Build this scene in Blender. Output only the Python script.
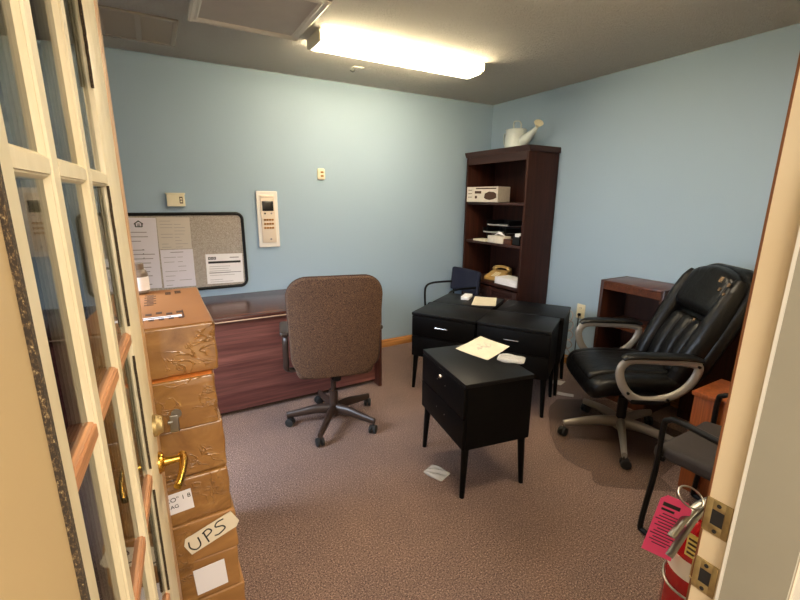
import bpy, bmesh, math, random
from mathutils import Vector, Matrix
random.seed(7)
for o in list(bpy.data.objects): bpy.data.objects.remove(o)
scn = bpy.context.scene
COL = scn.collection
PI = math.pi
def R(d): return math.radians(d)
def S(r, g, b):
    f = lambda c: (c/12.92 if c <= .04045 else ((c+.055)/1.055)**2.4)
    return (f(r/255), f(g/255), f(b/255), 1)

# ------------------------------------------------------------------ camera
f_px, pitch, roll, yaw = 418.62, .23717, .00742, .52209
CAM = Vector((-3.3101, -3.7568, 1.54))
fwd = Vector((math.sin(yaw)*math.cos(pitch), math.cos(yaw)*math.cos(pitch), -math.sin(pitch)))
r0 = Vector((math.cos(yaw), -math.sin(yaw), 0)); u0 = r0.cross(fwd)
rt = r0*math.cos(roll)+u0*math.sin(roll); up = rt.cross(fwd)
cd = bpy.data.cameras.new('camera'); cam = bpy.data.objects.new('camera', cd); COL.objects.link(cam)
cd.sensor_width = 36; cd.lens = f_px/800*36; cd.clip_start = .01
M = Matrix((rt, up, -fwd)).transposed().to_4x4(); M.translation = CAM
cam.matrix_world = M
scn.camera = cam
# ------------------------------------------------------------------ world, lights, exposure
w = bpy.data.worlds.new('world'); scn.world = w; w.use_nodes = True
w.node_tree.nodes['Background'].inputs[0].default_value = (1.0, .86, .70, 1)
w.node_tree.nodes['Background'].inputs[1].default_value = .7
scn.view_settings.view_transform = 'Standard'
scn.view_settings.look = 'None'
scn.view_settings.gamma = 1
scn.view_settings.use_curve_mapping = False
scn.view_settings.exposure = 0.86
LAMP = 21.0          # radiance of the ceiling fixture's diffuser
def area(name, loc, target, sx, sy, power, col, spread=170):
    l = bpy.data.lights.new(name, 'AREA'); l.shape = 'RECTANGLE'; l.size = sx; l.size_y = sy
    l.energy = power; l.color = col; l.spread = R(spread)
    o = bpy.data.objects.new(name, l); COL.objects.link(o); o.location = loc
    o.rotation_euler = (Vector(target)-Vector(loc)).to_track_quat('-Z', 'Y').to_euler(); return o
area('hall_lamp', (-3.0, -4.9, 2.40), (-3.0, -4.2, 0), 1.4, 1.2, 52, (1, .89, .74))
area('window_daylight', (-4.34, -1.75, 1.40), (-3.2, -1.7, .3), 1.0, 1.0, 26, (.70, .82, 1), 115)

# ------------------------------------------------------------------ mesh helpers
class MB:
    def __init__(s): s.bm = bmesh.new()
    def _fin(s, vs, M, mi, fs=None):
        if M is not None: bmesh.ops.transform(s.bm, matrix=M, verts=vs)
        if mi:
            for f in (fs if fs is not None else {f for v in vs for f in v.link_faces}): f.material_index = mi
    def box(s, c, d, rz=0, M=None, bev=0, mi=0, seg=2):
        t = bmesh.new(); r = bmesh.ops.create_cube(t, size=1)
        for v in t.verts: v.co = Vector((v.co.x*d[0], v.co.y*d[1], v.co.z*d[2]))
        if bev: bmesh.ops.bevel(t, geom=list(t.edges), offset=bev, segments=seg, affect='EDGES', profile=.5)
        T = Matrix.Translation(c) @ Matrix.Rotation(rz, 4, 'Z')
        if M is not None: T = M @ T
        s.merge(t, T, mi); return s
    def merge(s, t, T=None, mi=0):
        mp = {}
        for v in t.verts: mp[v] = s.bm.verts.new(T @ v.co if T is not None else v.co)
        for f in t.faces:
            try:
                g = s.bm.faces.new([mp[v] for v in f.verts]); g.material_index = mi
            except ValueError: pass
        t.free()
    def rbox(s, c, d, r, n=10, fn=None, M=None, mi=0):
        """rounded, finely divided box; fn(x,y,z in -1..1, co) may bend it"""
        h = [x/2 for x in d]
        def coords(hh):
            m = min(r, hh*.999)
            a = [-hh + m*(1-math.cos(k/4*PI/2)) for k in range(5)]
            mid = [-hh+m + (2*hh-2*m)*k/n for k in range(1, n)]
            return a + mid + [-x for x in reversed(a)]
        X, Y, Z = coords(h[0]), coords(h[1]), coords(h[2])
        t = bmesh.new(); cache = {}
        def V(x, y, z):
            k = (round(x, 6), round(y, 6), round(z, 6))
            if k in cache: return cache[k]
            q = Vector((x, y, z)); m = [min(r, hh*.999) for hh in h]
            inn = Vector([max(-h[i]+m[i], min(h[i]-m[i], q[i])) for i in range(3)])
            dd = q-inn
            if dd.length > 1e-9:
                u = Vector([dd[i]/m[i] for i in range(3)])
                mx = max(abs(a) for a in u)
                if mx > 0: u = u.normalized()*mx
                dd = Vector([u[i]*m[i] for i in range(3)])
            co = inn+dd
            if fn: co = fn(co.x/h[0], co.y/h[1], co.z/h[2], co)
            cache[k] = t.verts.new(co); return cache[k]
        def face(A, B, mk, flip):
            for i in range(len(A)-1):
                for j in range(len(B)-1):
                    q = [mk(A[i], B[j]), mk(A[i+1], B[j]), mk(A[i+1], B[j+1]), mk(A[i], B[j+1])]
                    if flip: q.reverse()
                    if len(set(q)) == 4:
                        try: t.faces.new(q)
                        except ValueError: pass
        for sg in (-1, 1):
            face(X, Y, lambda a, b: V(a, b, sg*h[2]), sg < 0)
            face(Y, Z, lambda a, b: V(sg*h[0], a, b), sg < 0)
            face(Z, X, lambda a, b: V(b, sg*h[1], a), sg < 0)
        bmesh.ops.remove_doubles(t, verts=list(t.verts), dist=1e-6)
        T = Matrix.Translation(c)
        if M is not None: T = M @ T
        s.merge(t, T, mi); return s
    def tube(s, pts, r, seg=10, smooth=0, closed=False, M=None, mi=0, flat=None, upv=None):
        pts = [Vector(p) for p in pts]
        rr = r if isinstance(r, (list, tuple)) else [r]*len(pts)
        if smooth:
            n = len(pts); out = []; ro = []
            rng = range(n if closed else n-1)
            for i in rng:
                g = (lambda k: pts[k % n]) if closed else (lambda k: pts[max(0, min(n-1, k))])
                p0, p1, p2, p3 = g(i-1), g(i), g(i+1), g(i+2)
                for k in range(smooth):
                    t = k/smooth
                    out.append(.5*((2*p1)+(p2-p0)*t+(2*p0-5*p1+4*p2-p3)*t*t+(3*p1-p0-3*p2+p3)*t**3))
                    ro.append(rr[i]*(1-t)+rr[(i+1) % n]*t)
            if not closed: out.append(pts[-1]); ro.append(rr[-1])
            pts, rr = out, ro
        n = len(pts); rings = []; T = M if M is not None else Matrix()
        prev = None
        for i, p in enumerate(pts):
            a = pts[(i-1) % n] if (closed or i) else p
            b = pts[(i+1) % n] if (closed or i < n-1) else p
            t = (b-a).normalized()
            if upv is not None: u = Vector(upv)-Vector(upv).dot(t)*t
            elif prev is None:
                u = Vector((0, 0, 1)) if abs(t.z) < .9 else Vector((1, 0, 0))
                u = u-u.dot(t)*t
            else: u = prev-prev.dot(t)*t
            u.normalize(); prev = u; v = t.cross(u)
            fa, fb = flat if flat else (1, 1)
            rings.append([s.bm.verts.new(T @ (p+u*math.cos(k*2*PI/seg)*rr[i]*fa+v*math.sin(k*2*PI/seg)*rr[i]*fb)) for k in range(seg)])
        for i in range(n if closed else n-1):
            A, B = rings[i], rings[(i+1) % n]
            for k in range(seg):
                f = s.bm.faces.new((A[k], A[(k+1) % seg], B[(k+1) % seg], B[k])); f.material_index = mi
        if not closed:
            f = s.bm.faces.new(list(reversed(rings[0]))); f.material_index = mi
            f = s.bm.faces.new(rings[-1]); f.material_index = mi
        return s
    def cyl(s, p0, p1, r0, r1=None, seg=20, M=None, mi=0):
        return s.tube([p0, p1], [r0, r0 if r1 is None else r1], seg, M=M, mi=mi)
    def lathe(s, prof, c=(0, 0, 0), seg=28, M=None, mi=0):
        T = Matrix.Translation(c)
        if M is not None: T = M @ T
        rings = [[s.bm.verts.new(T @ Vector((max(r, 1e-4)*math.cos(k*2*PI/seg), max(r, 1e-4)*math.sin(k*2*PI/seg), z))) for k in range(seg)] for r, z in prof]
        for A, B in zip(rings, rings[1:]):
            for k in range(seg):
                f = s.bm.faces.new((A[k], A[(k+1) % seg], B[(k+1) % seg], B[k])); f.material_index = mi
        f = s.bm.faces.new(list(reversed(rings[0]))); f.material_index = mi
        f = s.bm.faces.new(rings[-1]); f.material_index = mi
        return s
    def prism(s, poly, vec, M=None, mi=0):
        T = M if M is not None else Matrix()
        vec = Vector(vec)
        a = [s.bm.verts.new(T @ Vector(p)) for p in poly]; b = [s.bm.verts.new(T @ (Vector(p)+vec)) for p in poly]
        n = len(a)
        fs = [s.bm.faces.new(list(reversed(a))), s.bm.faces.new(b)]
        for i in range(n): fs.append(s.bm.faces.new((a[i], a[(i+1) % n], b[(i+1) % n], b[i])))
        for f in fs: f.material_index = mi
        return s
    def quadgrid(s, nx, ny, fn, mi=0):
        g = [[s.bm.verts.new(fn(i/nx, j/ny)) for j in range(ny+1)] for i in range(nx+1)]
        for i in range(nx):
            for j in range(ny):
                f = s.bm.faces.new((g[i][j], g[i+1][j], g[i+1][j+1], g[i][j+1])); f.material_index = mi
        return s
    def text(s, txt, size, M, mi=0, depth=.0004, align='LEFT'):
        c = bpy.data.curves.new('t', 'FONT'); c.body = txt; c.size = size; c.extrude = depth; c.align_x = align
        o = bpy.data.objects.new('t', c); COL.objects.link(o)
        dg = bpy.context.evaluated_depsgraph_get(); me = bpy.data.meshes.new_from_object(o.evaluated_get(dg))
        t = bmesh.new(); t.from_mesh(me); s.merge(t, M, mi)
        bpy.data.objects.remove(o); bpy.data.curves.remove(c); bpy.data.meshes.remove(me); return s
    def build(s, name, mats, parent=None, smooth=True, ang=35, loc=None, rz=0):
        bmesh.ops.recalc_face_normals(s.bm, faces=list(s.bm.faces))
        me = bpy.data.meshes.new(name); s.bm.to_mesh(me); s.bm.free()
        for m in (mats if isinstance(mats, (list, tuple)) else [mats]): me.materials.append(m)
        if smooth:
            for p in me.polygons: p.use_smooth = True
            try: me.set_sharp_from_angle(angle=R(ang))
            except Exception: pass
        o = bpy.data.objects.new(name, me); COL.objects.link(o)
        if parent is not None: o.parent = parent
        if loc is not None: o.location = loc
        if rz: o.rotation_euler.z = rz
        return o
def tag(o, label=None, cat=None, group=None, kind=None):
    if label: o['label'] = label
    if cat: o['category'] = cat
    if group: o['group'] = group
    if kind: o['kind'] = kind
    return o
def thing(name, label, cat, loc=(0, 0, 0), rz=0, group=None):
    o = bpy.data.objects.new(name, None); COL.objects.link(o); o.empty_display_size = .1
    o.location = loc; o.rotation_euler = (0, 0, rz)
    return tag(o, label, cat, group)
def struct(o): o['kind'] = 'structure'; return o
def copy_tree(o, parent=None):
    c = o.copy(); COL.objects.link(c)
    if parent is not None: c.parent = parent
    for ch in [x for x in bpy.data.objects if x.parent == o and x != c]: copy_tree(ch, c)
    return c

# ------------------------------------------------------------------ materials
def mat(name, col=(.5, .5, .5, 1), rough=.5, metal=0, **k):
    m = bpy.data.materials.new(name); m.use_nodes = True
    b = m.node_tree.nodes['Principled BSDF']
    b.inputs['Base Color'].default_value = col; b.inputs['Roughness'].default_value = rough; b.inputs['Metallic'].default_value = metal
    for a, v in k.items(): b.inputs[a.replace('_', ' ')].default_value = v
    return m
def nodes(m):
    nt = m.node_tree; return nt, nt.nodes['Principled BSDF'], nt.nodes.new, nt.links.new
def coords(m, scale=(1, 1, 1), rot=(0, 0, 0), src='Object'):
    nt, b, N, L = nodes(m); tc = N('ShaderNodeNewGeometry' if src == 'Position' else 'ShaderNodeTexCoord'); mp = N('ShaderNodeMapping')
    L(tc.outputs[src], mp.inputs[0]); mp.inputs['Scale'].default_value = scale; mp.inputs['Rotation'].default_value = rot
    return mp.outputs[0]
def noise(m, vec, scale, detail=4, rough=.55, dist=0):
    nt, b, N, L = nodes(m); n = N('ShaderNodeTexNoise'); L(vec, n.inputs['Vector'])
    n.inputs['Scale'].default_value = scale; n.inputs['Detail'].default_value = detail
    n.inputs['Roughness'].default_value = rough; n.inputs['Distortion'].default_value = dist
    return n.outputs[0]
def ramp(m, fac, stops, interp='LINEAR'):
    nt, b, N, L = nodes(m); r = N('ShaderNodeValToRGB'); L(fac, r.inputs[0]); e = r.color_ramp.elements; r.color_ramp.interpolation = interp
    e[0].position, e[0].color = stops[0]; e[1].position, e[1].color = stops[-1]
    for p, c in stops[1:-1]:
        q = e.new(p); q.color = c
    return r.outputs[0]
def mixc(m, fac, a, b_, mode='MIX'):
    nt, b, N, L = nodes(m); x = N('ShaderNodeMix'); x.data_type = 'RGBA'; x.blend_type = mode
    for i, v in ((0, fac), (6, a), (7, b_)):
        if hasattr(v, 'is_linked'): L(v, x.inputs[i])
        else: x.inputs[i].default_value = v
    return x.outputs[2]
def bump(m, h, strength=.3, dist=.01):
    nt, b, N, L = nodes(m); k = N('ShaderNodeBump'); L(h, k.inputs['Height']); k.inputs['Strength'].default_value = strength; k.inputs['Distance'].default_value = dist
    L(k.outputs[0], b.inputs['Normal']); return m
def setc(m, c): m.node_tree.links.new(c, m.node_tree.nodes['Principled BSDF'].inputs['Base Color']); return m
def mottled(name, c1, c2, scale, rough=.6, bs=0, bd=.003, detail=5, **k):
    m = mat(name, c1, rough, **k); v = coords(m); n = noise(m, v, scale, detail)
    setc(m, ramp(m, n, [(.3, c1), (.7, c2)]))
    if bs: bump(m, n, bs, bd)
    return m
def wood(name, c1, c2, axis=0, rough=.35, scale=1.0, coat=0):
    m = mat(name, c1, rough); sc = [14, 14, 14]; sc[axis] = .9
    v = coords(m, [x*scale for x in sc]); n = noise(m, v, 1.6, 6, .6, .6)
    sc2 = [90, 90, 90]; sc2[axis] = 2.5
    n2 = noise(m, coords(m, [x*scale for x in sc2]), 1.0, 3, .6)
    a = ramp(m, n, [(.30, c1), (.52, tuple(.5*(c1[i]+c2[i]) for i in range(4))), (.70, c2)])
    b = ramp(m, n2, [(.35, (.72, .72, .72, 1)), (.65, (1.1, 1.1, 1.1, 1))])
    setc(m, mixc(m, 1.0, a, b, 'MULTIPLY'))
    m.node_tree.nodes['Principled BSDF'].inputs['Coat Weight'].default_value = coat
    return m

m_wall = mat('wall_paint', S(160, 183, 204), .62)
_n = noise(m_wall, coords(m_wall), 140, 3); bump(m_wall, _n, .10, .004)
m_hall = mat('hall_paint', S(205, 190, 165), .7)
m_ceil = mat('ceiling_texture', S(246, 240, 230), .9)
_v = coords(m_ceil); _a = noise(m_ceil, _v, 30, 6, .66, 2.2); bump(m_ceil, _a, 1.0, .08)
m_carpet = mat('carpet', S(140, 118, 112), .95)
_v = coords(m_carpet); _n1 = noise(m_carpet, _v, 150, 4, .9); _n2 = noise(m_carpet, _v, 3.2, 3)
_c = ramp(m_carpet, _n1, [(.38, S(54, 40, 36)), (.46, S(112, 90, 82)), (.53, S(138, 112, 101)), (.63, S(206, 177, 160))])
setc(m_carpet, mixc(m_carpet, 1.0, _c, ramp(m_carpet, _n2, [(.3, (.86, .86, .88, 1)), (.7, (1.05, 1.03, 1.0, 1))]), 'MULTIPLY'))
bump(m_carpet, _n1, .7, .01)
m_oak = wood('oak_trim', S(186, 124, 66), S(206, 150, 88), 0, .35)
m_oaky = wood('oak_trim_side', S(186, 124, 66), S(206, 150, 88), 1, .35)
m_cream = mat('cream_paint', S(234, 222, 190), .42)
_v = coords(m_cream, (6, 6, 1.2)); _n = noise(m_cream, _v, 5, 5); setc(m_cream, ramp(m_cream, _n, [(.3, S(218, 203, 166)), (.7, S(232, 219, 186))])); bump(m_cream, noise(m_cream, coords(m_cream, (60, 60, 6)), 3, 3), .15, .003)
m_jamb = mottled('jamb_paint', S(228, 206, 168), S(236, 218, 184), 4, .38)
m_stop = mottled('stop_paint', S(156, 150, 132), S(166, 160, 142), 3, .5)
m_stopl = mottled('beige_paint', S(182, 156, 112), S(192, 166, 122), 3, .5)
m_white = mat('white_trim', S(232, 226, 212), .4)
m_rawwood = wood('bare_wood', S(176, 118, 76), S(208, 152, 106), 0, .45, 2)
m_brownedge = wood('brown_edge', S(112, 66, 34), S(136, 84, 46), 2, .4)
m_tanedge = wood('tan_edge', S(196, 150, 104), S(216, 172, 124), 2, .45)
m_worn = mat('worn_gap', S(60, 44, 30), .9)
_n = noise(m_worn, coords(m_worn, (300, 300, 160)), 3, 4, .7); setc(m_worn, ramp(m_worn, _n, [(.48, S(44, 34, 22)), (.60, S(92, 72, 46)), (.74, S(190, 170, 124))]))
m_glass = bpy.data.materials.new('pane_glass'); m_glass.use_nodes = True
_nt = m_glass.node_tree; _b = _nt.nodes['Principled BSDF']; _nt.nodes.remove(_b)
_t = _nt.nodes.new('ShaderNodeBsdfTransparent'); _g = _nt.nodes.new('ShaderNodeBsdfGlossy'); _f = _nt.nodes.new('ShaderNodeFresnel'); _x = _nt.nodes.new('ShaderNodeMixShader')
_t.inputs[0].default_value = (.92, .95, .93, 1); _g.inputs['Roughness'].default_value = .02; _f.inputs[0].default_value = 1.5
for a, b in ((_f.outputs[0], _x.inputs[0]), (_t.outputs[0], _x.inputs[1]), (_g.outputs[0], _x.inputs[2]), (_x.outputs[0], _nt.nodes['Material Output'].inputs[0])): _nt.links.new(a, b)
def clearfilm(name, tint, amount, rough=.15):
    m = mat(name, tint, rough); nt, b, N, L = nodes(m)
    t = N('ShaderNodeBsdfTransparent'); x = N('ShaderNodeMixShader'); x.inputs[0].default_value = amount
    L(t.outputs[0], x.inputs[1]); L(b.outputs[0], x.inputs[2]); L(x.outputs[0], nt.nodes['Material Output'].inputs[0])
    return m
m_mat = clearfilm('chair_mat_plastic', S(92, 72, 56), .17, .3)
m_bag = clearfilm('clear_bag', S(235, 232, 225), .5, .1); bump(m_bag, noise(m_bag, coords(m_bag), 45, 4), 1, .02)
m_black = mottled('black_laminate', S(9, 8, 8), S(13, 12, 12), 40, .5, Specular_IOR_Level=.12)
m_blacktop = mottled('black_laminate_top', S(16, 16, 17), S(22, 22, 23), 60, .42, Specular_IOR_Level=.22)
m_blackplastic = mat('black_plastic', S(13, 13, 13), .45, Specular_IOR_Level=.35)
m_blackmetal = mat('black_metal', S(9, 9, 9), .35, Specular_IOR_Level=.3)
m_rubber = mat('rubber', S(24, 23, 22), .7)
m_leather = mat('black_leather', S(9, 8, 8), .36, Specular_IOR_Level=.36)
_n = noise(m_leather, coords(m_leather, (1, 1, 1)), 13, 4, .5, .6); bump(m_leather, _n, .30, .02)
m_scuff = mottled('worn_leather', S(150, 118, 80), S(64, 50, 38), 30, .6)
m_silver = mat('silver_arm_plastic', S(152, 145, 136), .36, .3)
m_chrome = mat('chrome', S(205, 203, 200), .2, 1)
m_steel = mat('brushed_steel', S(150, 146, 138), .35, 1)
m_brass = mat('polished_brass', S(208, 164, 72), .25, 1)
m_oldbrass = mottled('tarnished_brass', S(206, 184, 130), S(160, 138, 96), 30, .45, metal=.85)
m_maho = wood('mahogany', S(70, 36, 30), S(96, 52, 43), 2, .4)
m_maho_top = wood('mahogany_top', S(72, 44, 38), S(92, 56, 46), 0, .22)
m_deskpanel = wood('desk_panel', S(84, 44, 40), S(132, 82, 72), 0, .42, .7)
m_edge = mat('light_edge', S(206, 170, 140), .4)
m_dark = wood('dark_walnut', S(44, 20, 13), S(66, 32, 21), 2, .55); m_dark.node_tree.nodes['Principled BSDF'].inputs['Specular IOR Level'].default_value = .25
m_darkx = wood('dark_walnut_x', S(44, 19, 11), S(64, 29, 17), 0, .5)
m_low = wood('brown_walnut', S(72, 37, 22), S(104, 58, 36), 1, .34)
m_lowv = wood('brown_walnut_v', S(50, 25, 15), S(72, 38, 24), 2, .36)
m_honey = wood('honey_wood', S(130, 63, 27), S(164, 90, 45), 2, .38)
m_tweed = mat('brown_tweed', S(108, 74, 52), .92)
_v = coords(m_tweed); _n = noise(m_tweed, _v, 260, 2, .8); setc(m_tweed, ramp(m_tweed, _n, [(.36, S(40, 27, 19)), (.50, S(78, 55, 39)), (.64, S(124, 92, 68))])); bump(m_tweed, _n, .5, .005)
m_brownplastic = mat('brown_plastic', S(52, 38, 31), .4)
m_tweed2 = mottled('dark_tweed', S(58, 38, 28), S(76, 52, 38), 200, .9)
m_navy = mottled('navy_upholstery', S(20, 24, 44), S(26, 31, 54), 160, .9, .2)
m_seatgrey = mottled('charcoal_seat', S(44, 38, 36), S(58, 50, 46), 220, .7, .2)
m_card = mat('cardboard', S(176, 124, 70), .5)
_v = coords(m_card, (1, 1, 5)); _n = noise(m_card, _v, 3, 4); setc(m_card, ramp(m_card, _n, [(.3, S(144, 101, 54)), (.7, S(168, 122, 70))]))
m_wrap = mat('wrapped_cardboard', S(164, 112, 58), .3); _b = m_wrap.node_tree.nodes['Principled BSDF']
_v = coords(m_wrap, (1, 1, 1), src='Position'); _n = noise(m_wrap, _v, 6, 5, .6, 1.8); setc(m_wrap, ramp(m_wrap, _n, [(.3, S(126, 86, 42)), (.55, S(154, 110, 58)), (.72, S(178, 136, 80))]))
_b.inputs['Coat Weight'].default_value = .7; _b.inputs['Coat Roughness'].default_value = .07; _b.inputs['Coat IOR'].default_value = 1.6
def ridges(m, scale, dist):
    nt, b, N, L = nodes(m); n = noise(m, coords(m, (1, 1, 1.3), src='Position'), scale, 3, .5, 1.5)
    a = N('ShaderNodeMath'); a.operation = 'SUBTRACT'; L(n, a.inputs[0]); a.inputs[1].default_value = .5
    c = N('ShaderNodeMath'); c.operation = 'ABSOLUTE'; L(a.outputs[0], c.inputs[0])
    r = ramp(m, c.outputs[0], [(0, (1, 1, 1, 1)), (.012, (.3, .3, .3, 1)), (.05, (0, 0, 0, 1))])
    k = ramp(m, noise(m, coords(m, src='Position'), 7, 2), [(.44, (0, 0, 0, 1)), (.62, (1, 1, 1, 1))]); return mixc(m, 1.0, r, k, 'MULTIPLY')
_bp = m_wrap.node_tree.nodes.new('ShaderNodeBump'); m_wrap.node_tree.links.new(ridges(m_wrap, 13, .02), _bp.inputs['Height']); _bp.inputs['Strength'].default_value = .7; _bp.inputs['Distance'].default_value = .008
m_wrap.node_tree.links.new(_bp.outputs[0], _b.inputs['Coat Normal']); m_wrap.node_tree.links.new(_bp.outputs[0], _b.inputs['Normal'])
m_cardtop = mottled('box_lid', S(140, 88, 44), S(152, 99, 52), 5, .55)
m_orange = mottled('orange_box_lid', S(196, 112, 46), S(208, 124, 56), 5, .5)
m_ink = mat('ink', S(30, 28, 28), .6)
m_boxink = mat('box_print', S(70, 44, 26), .7)
m_softink = mat('soft_ink', S(156, 148, 152), .7)
m_paper = mat('white_paper', S(238, 234, 236), .7)
m_lilac = mat('pale_paper', S(222, 216, 226), .7)
m_beigep = mat('beige_paper', S(206, 196, 186), .7)
m_manila = mottled('manila_paper', S(222, 210, 184), S(230, 219, 194), 12, .7)
m_cork = mat('cork', S(176, 166, 158), .9)
_n = noise(m_cork, coords(m_cork), 170, 3, .8); setc(m_cork, ramp(m_cork, _n, [(.35, S(136, 126, 118)), (.65, S(196, 186, 176))]))
m_ivory = mat('ivory_plastic', S(236, 228, 200), .4)
m_intercom = mat('intercom_plate', S(238, 232, 226), .45)
m_inter2 = mat('intercom_face', S(232, 216, 198), .45)
m_screen = mat('dark_screen', S(40, 38, 38), .15)
m_button = mat('amber_button', S(164, 112, 46), .5)
m_galv = mottled('white_enamel', S(196, 206, 204), S(208, 216, 212), 6, .35)
m_boxwhite = mottled('printed_carton', S(206, 196, 182), S(218, 208, 194), 30, .6)
m_phone = mat('tan_plastic', S(196, 160, 96), .4)
m_tray = mat('tray_edge', S(176, 172, 168), .3)
m_red = mat('extinguisher_red', S(170, 22, 24), .25)
m_pink = mat('pink_tag', S(255, 84, 140), .6)
m_label = mat('extinguisher_label', S(228, 216, 196), .5)
m_yellow = mat('yellow_label', S(226, 204, 110), .5)
m_vent = mat('vent_paint', S(176, 166, 150), .6)
m_hatch = mottled('hatch_panel', S(186, 176, 164), S(192, 182, 170), 8, .7)
m_housing = mat('fixture_housing', S(226, 220, 206), .5)
m_bottle = mat('bottle_plastic', S(120, 104, 90), .3)

# ------------------------------------------------------------------ setting
H = 2.531; XL = -4.4; YF = -3.5
b = MB(); b.box(((XL+.0)/2, -2.7, -.05), (-XL+.3, 5.6, .1)); struct(b.build('floor', m_carpet))
b = MB(); b.box((XL/2, -2.7, H+.05), (-XL+.3, 5.6, .1)); struct(b.build('ceiling', m_ceil))
b = MB(); b.box((XL/2, .06, H/2), (-XL+.24, .12, H)); struct(b.build('wall_back', m_wall))
b = MB(); b.box((.06, -1.8, H/2), (.12, 3.6, H)); struct(b.build('wall_right', m_wall))
b = MB()
wy0, wy1, wz0, wz1 = -2.3, -1.2, .9, 2.0
b.box((XL-.06, (YF-.11+wy0)/2, H/2), (.12, wy0-YF+.11, H)); b.box((XL-.06, wy1/2, H/2), (.12, -wy1, H))
b.box((XL-.06, (wy0+wy1)/2, wz0/2), (.12, wy1-wy0, wz0)); b.box((XL-.06, (wy0+wy1)/2, (wz1+H)/2), (.12, wy1-wy0, H-wz1))
struct(b.build('wall_left', m_wall))
b = MB()
for y in (wy0+.03, wy1-.03, (wy0+wy1)/2): b.box((XL-.03, y, (wz0+wz1)/2), (.06, .05, wz1-wz0))
for z in (wz0+.03, wz1-.03): b.box((XL-.03, (wy0+wy1)/2, z), (.06, wy1-wy0, .05))
wn = struct(b.build('window_1', m_white))
b = MB(); b.box((XL-.05, (wy0+wy1)/2, (wz0+wz1)/2), (.006, wy1-wy0-.06, wz1-wz0-.06)); b.build('pane', m_glass, wn)
JL, JR = -3.39, -2.574           # rough faces of the two jambs
JT = 2.06
b = MB()
b.box(((XL-.12+JL-.03)/2, YF-.055, H/2), (JL-.03-XL+.12, .11, H)); b.box(((JR+.03+.12)/2, YF-.055, H/2), (.12-JR-.03, .11, H))
b.box(((JL+JR)/2, YF-.055, (JT+.03+H)/2), (JR-JL+.06, .11, H-JT-.03)); struct(b.build('wall_front', m_hall))
def skirting(name, p0, p1, nrm, mt):
    p0, p1, n = Vector(p0), Vector(p1), Vector(nrm); t = .014; h = .082
    prof = [(0, 0), (t, 0), (t, h-.016), (t*.55, h-.004), (t*.2, h), (0, h)]
    b = MB(); b.prism([p0+n*a+Vector((0, 0, z)) for a, z in prof], p1-p0); return struct(b.build(name, mt))
skirting('baseboard_back', (XL, 0, 0), (0, 0, 0), (0, -1, 0), m_oak)
skirting('baseboard_right', (0, YF, 0), (0, -.014, 0), (-1, 0, 0), m_oaky)
# door lining: hinge side (left) and strike side (right), head above
b = MB(); b.box((JL-.015, YF-.055, JT/2), (.03, .118, JT))
b.box((JL+.0125, -3.59, JT/2), (.025, .128, JT), mi=1)                         # stop face seen at the left edge
b.box((JL+.0245, -3.5235, JT/2), (.006, .0055, JT), mi=2)
struct(b.build('trim_1', [m_cream, m_stopl, m_worn]))
b = MB(); b.box((JR+.015, -3.546, JT/2), (.03, .098, JT))
b.box((JR+.0135, -3.4968, JT/2), (.03, .0030, JT), mi=1)                        # brown outer edge
b.box((JR-.0045, -3.5385, JT/2), (.010, .0045, JT), mi=2)                      # white bead of the stop
b.box((JR-.0045, -3.578, JT/2), (.009, .074, JT), mi=3)
b.box((JR+.009, -3.625, JT/2), (.018, .014, JT), mi=2)
tr2 = struct(b.build('trim_2', [m_jamb, m_brownedge, m_white, m_stop]))
def strike(z, w, h, mt, lip, label):
    b = MB(); y = -3.5145; x = JR-.001
    hole = .45
    for s in (-1, 1):
        b.box((x, y+s*w*.37, z), (.003, w*.26, h), bev=.0008)
        b.box((x, y, z+s*h*.36), (.003, w*.5, h*.28), bev=.0008)
    b.box((x-.0003, y, z), (.0008, w*.5, h*.46), mi=1)
    for s in (-1, 1): b.cyl((x-.003, y, z+s*h*.38), (x, y, z+s*h*.38), .0032, seg=10, mi=1)
    if lip: b.tube([(x, y+w*.45, z-h*.3), (x, y+w*.62, z-h*.3)], .0015, 6); b.box((x+.002, y+w*.55, z), (.004, w*.16, h*.7), bev=.001)
    o = b.build('strike_plate', [mt, m_ink], tr2); o['label'] = label
strike(.925, .034, .060, m_oldbrass, True, 'rounded brass strike plate')
strike(1.040, .036, .062, m_oldbrass, False, 'square tarnished deadbolt plate')
b = MB(); b.box(((JL+JR)/2, YF-.055, JT+.015), (JR-JL+.06, .118, .03)); struct(b.build('trim_3', m_cream))

# the open french door
dr = bpy.data.objects.new('door_1', None); COL.objects.link(dr); struct(dr)
dr.location = (-3.427, -3.488, 0); dr.rotation_euler.z = math.atan2(.9985, .055)
def ds(y): return (y+3.488)/.9985
DT = .04; DH = 2.035; s1, s2, send = ds(-3.25), ds(-2.715), ds(-2.475)
zr = [.2, .545, .89, 1.24, 1.573, 1.915]; mw = .046
ms = [ds(-3.105), ds(-2.90)]
b = MB()
b.box((s1/2, DT/2, DH/2), (s1, DT, DH), bev=.003); b.box(((s2+send-.012)/2, DT/2, DH/2), (send-.012-s2, DT, DH), bev=.003)
b.box(((s1+s2)/2, DT/2, zr[0]/2), (s2-s1, DT, zr[0])); b.box(((s1+s2)/2, DT/2, (zr[5]+DH)/2), (s2-s1, DT, DH-zr[5]))
b.build('frame', m_cream, dr)
b = MB(); b.box((send-.006, DT/2, DH/2), (.012, DT*.96, DH), bev=.003); b.box((send-.030, .002, DH/2), (.060, .006, DH-.01), bev=.002); o = b.build('edge_strip', m_tanedge, dr); o['label'] = 'unpainted tan wood edge'
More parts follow.
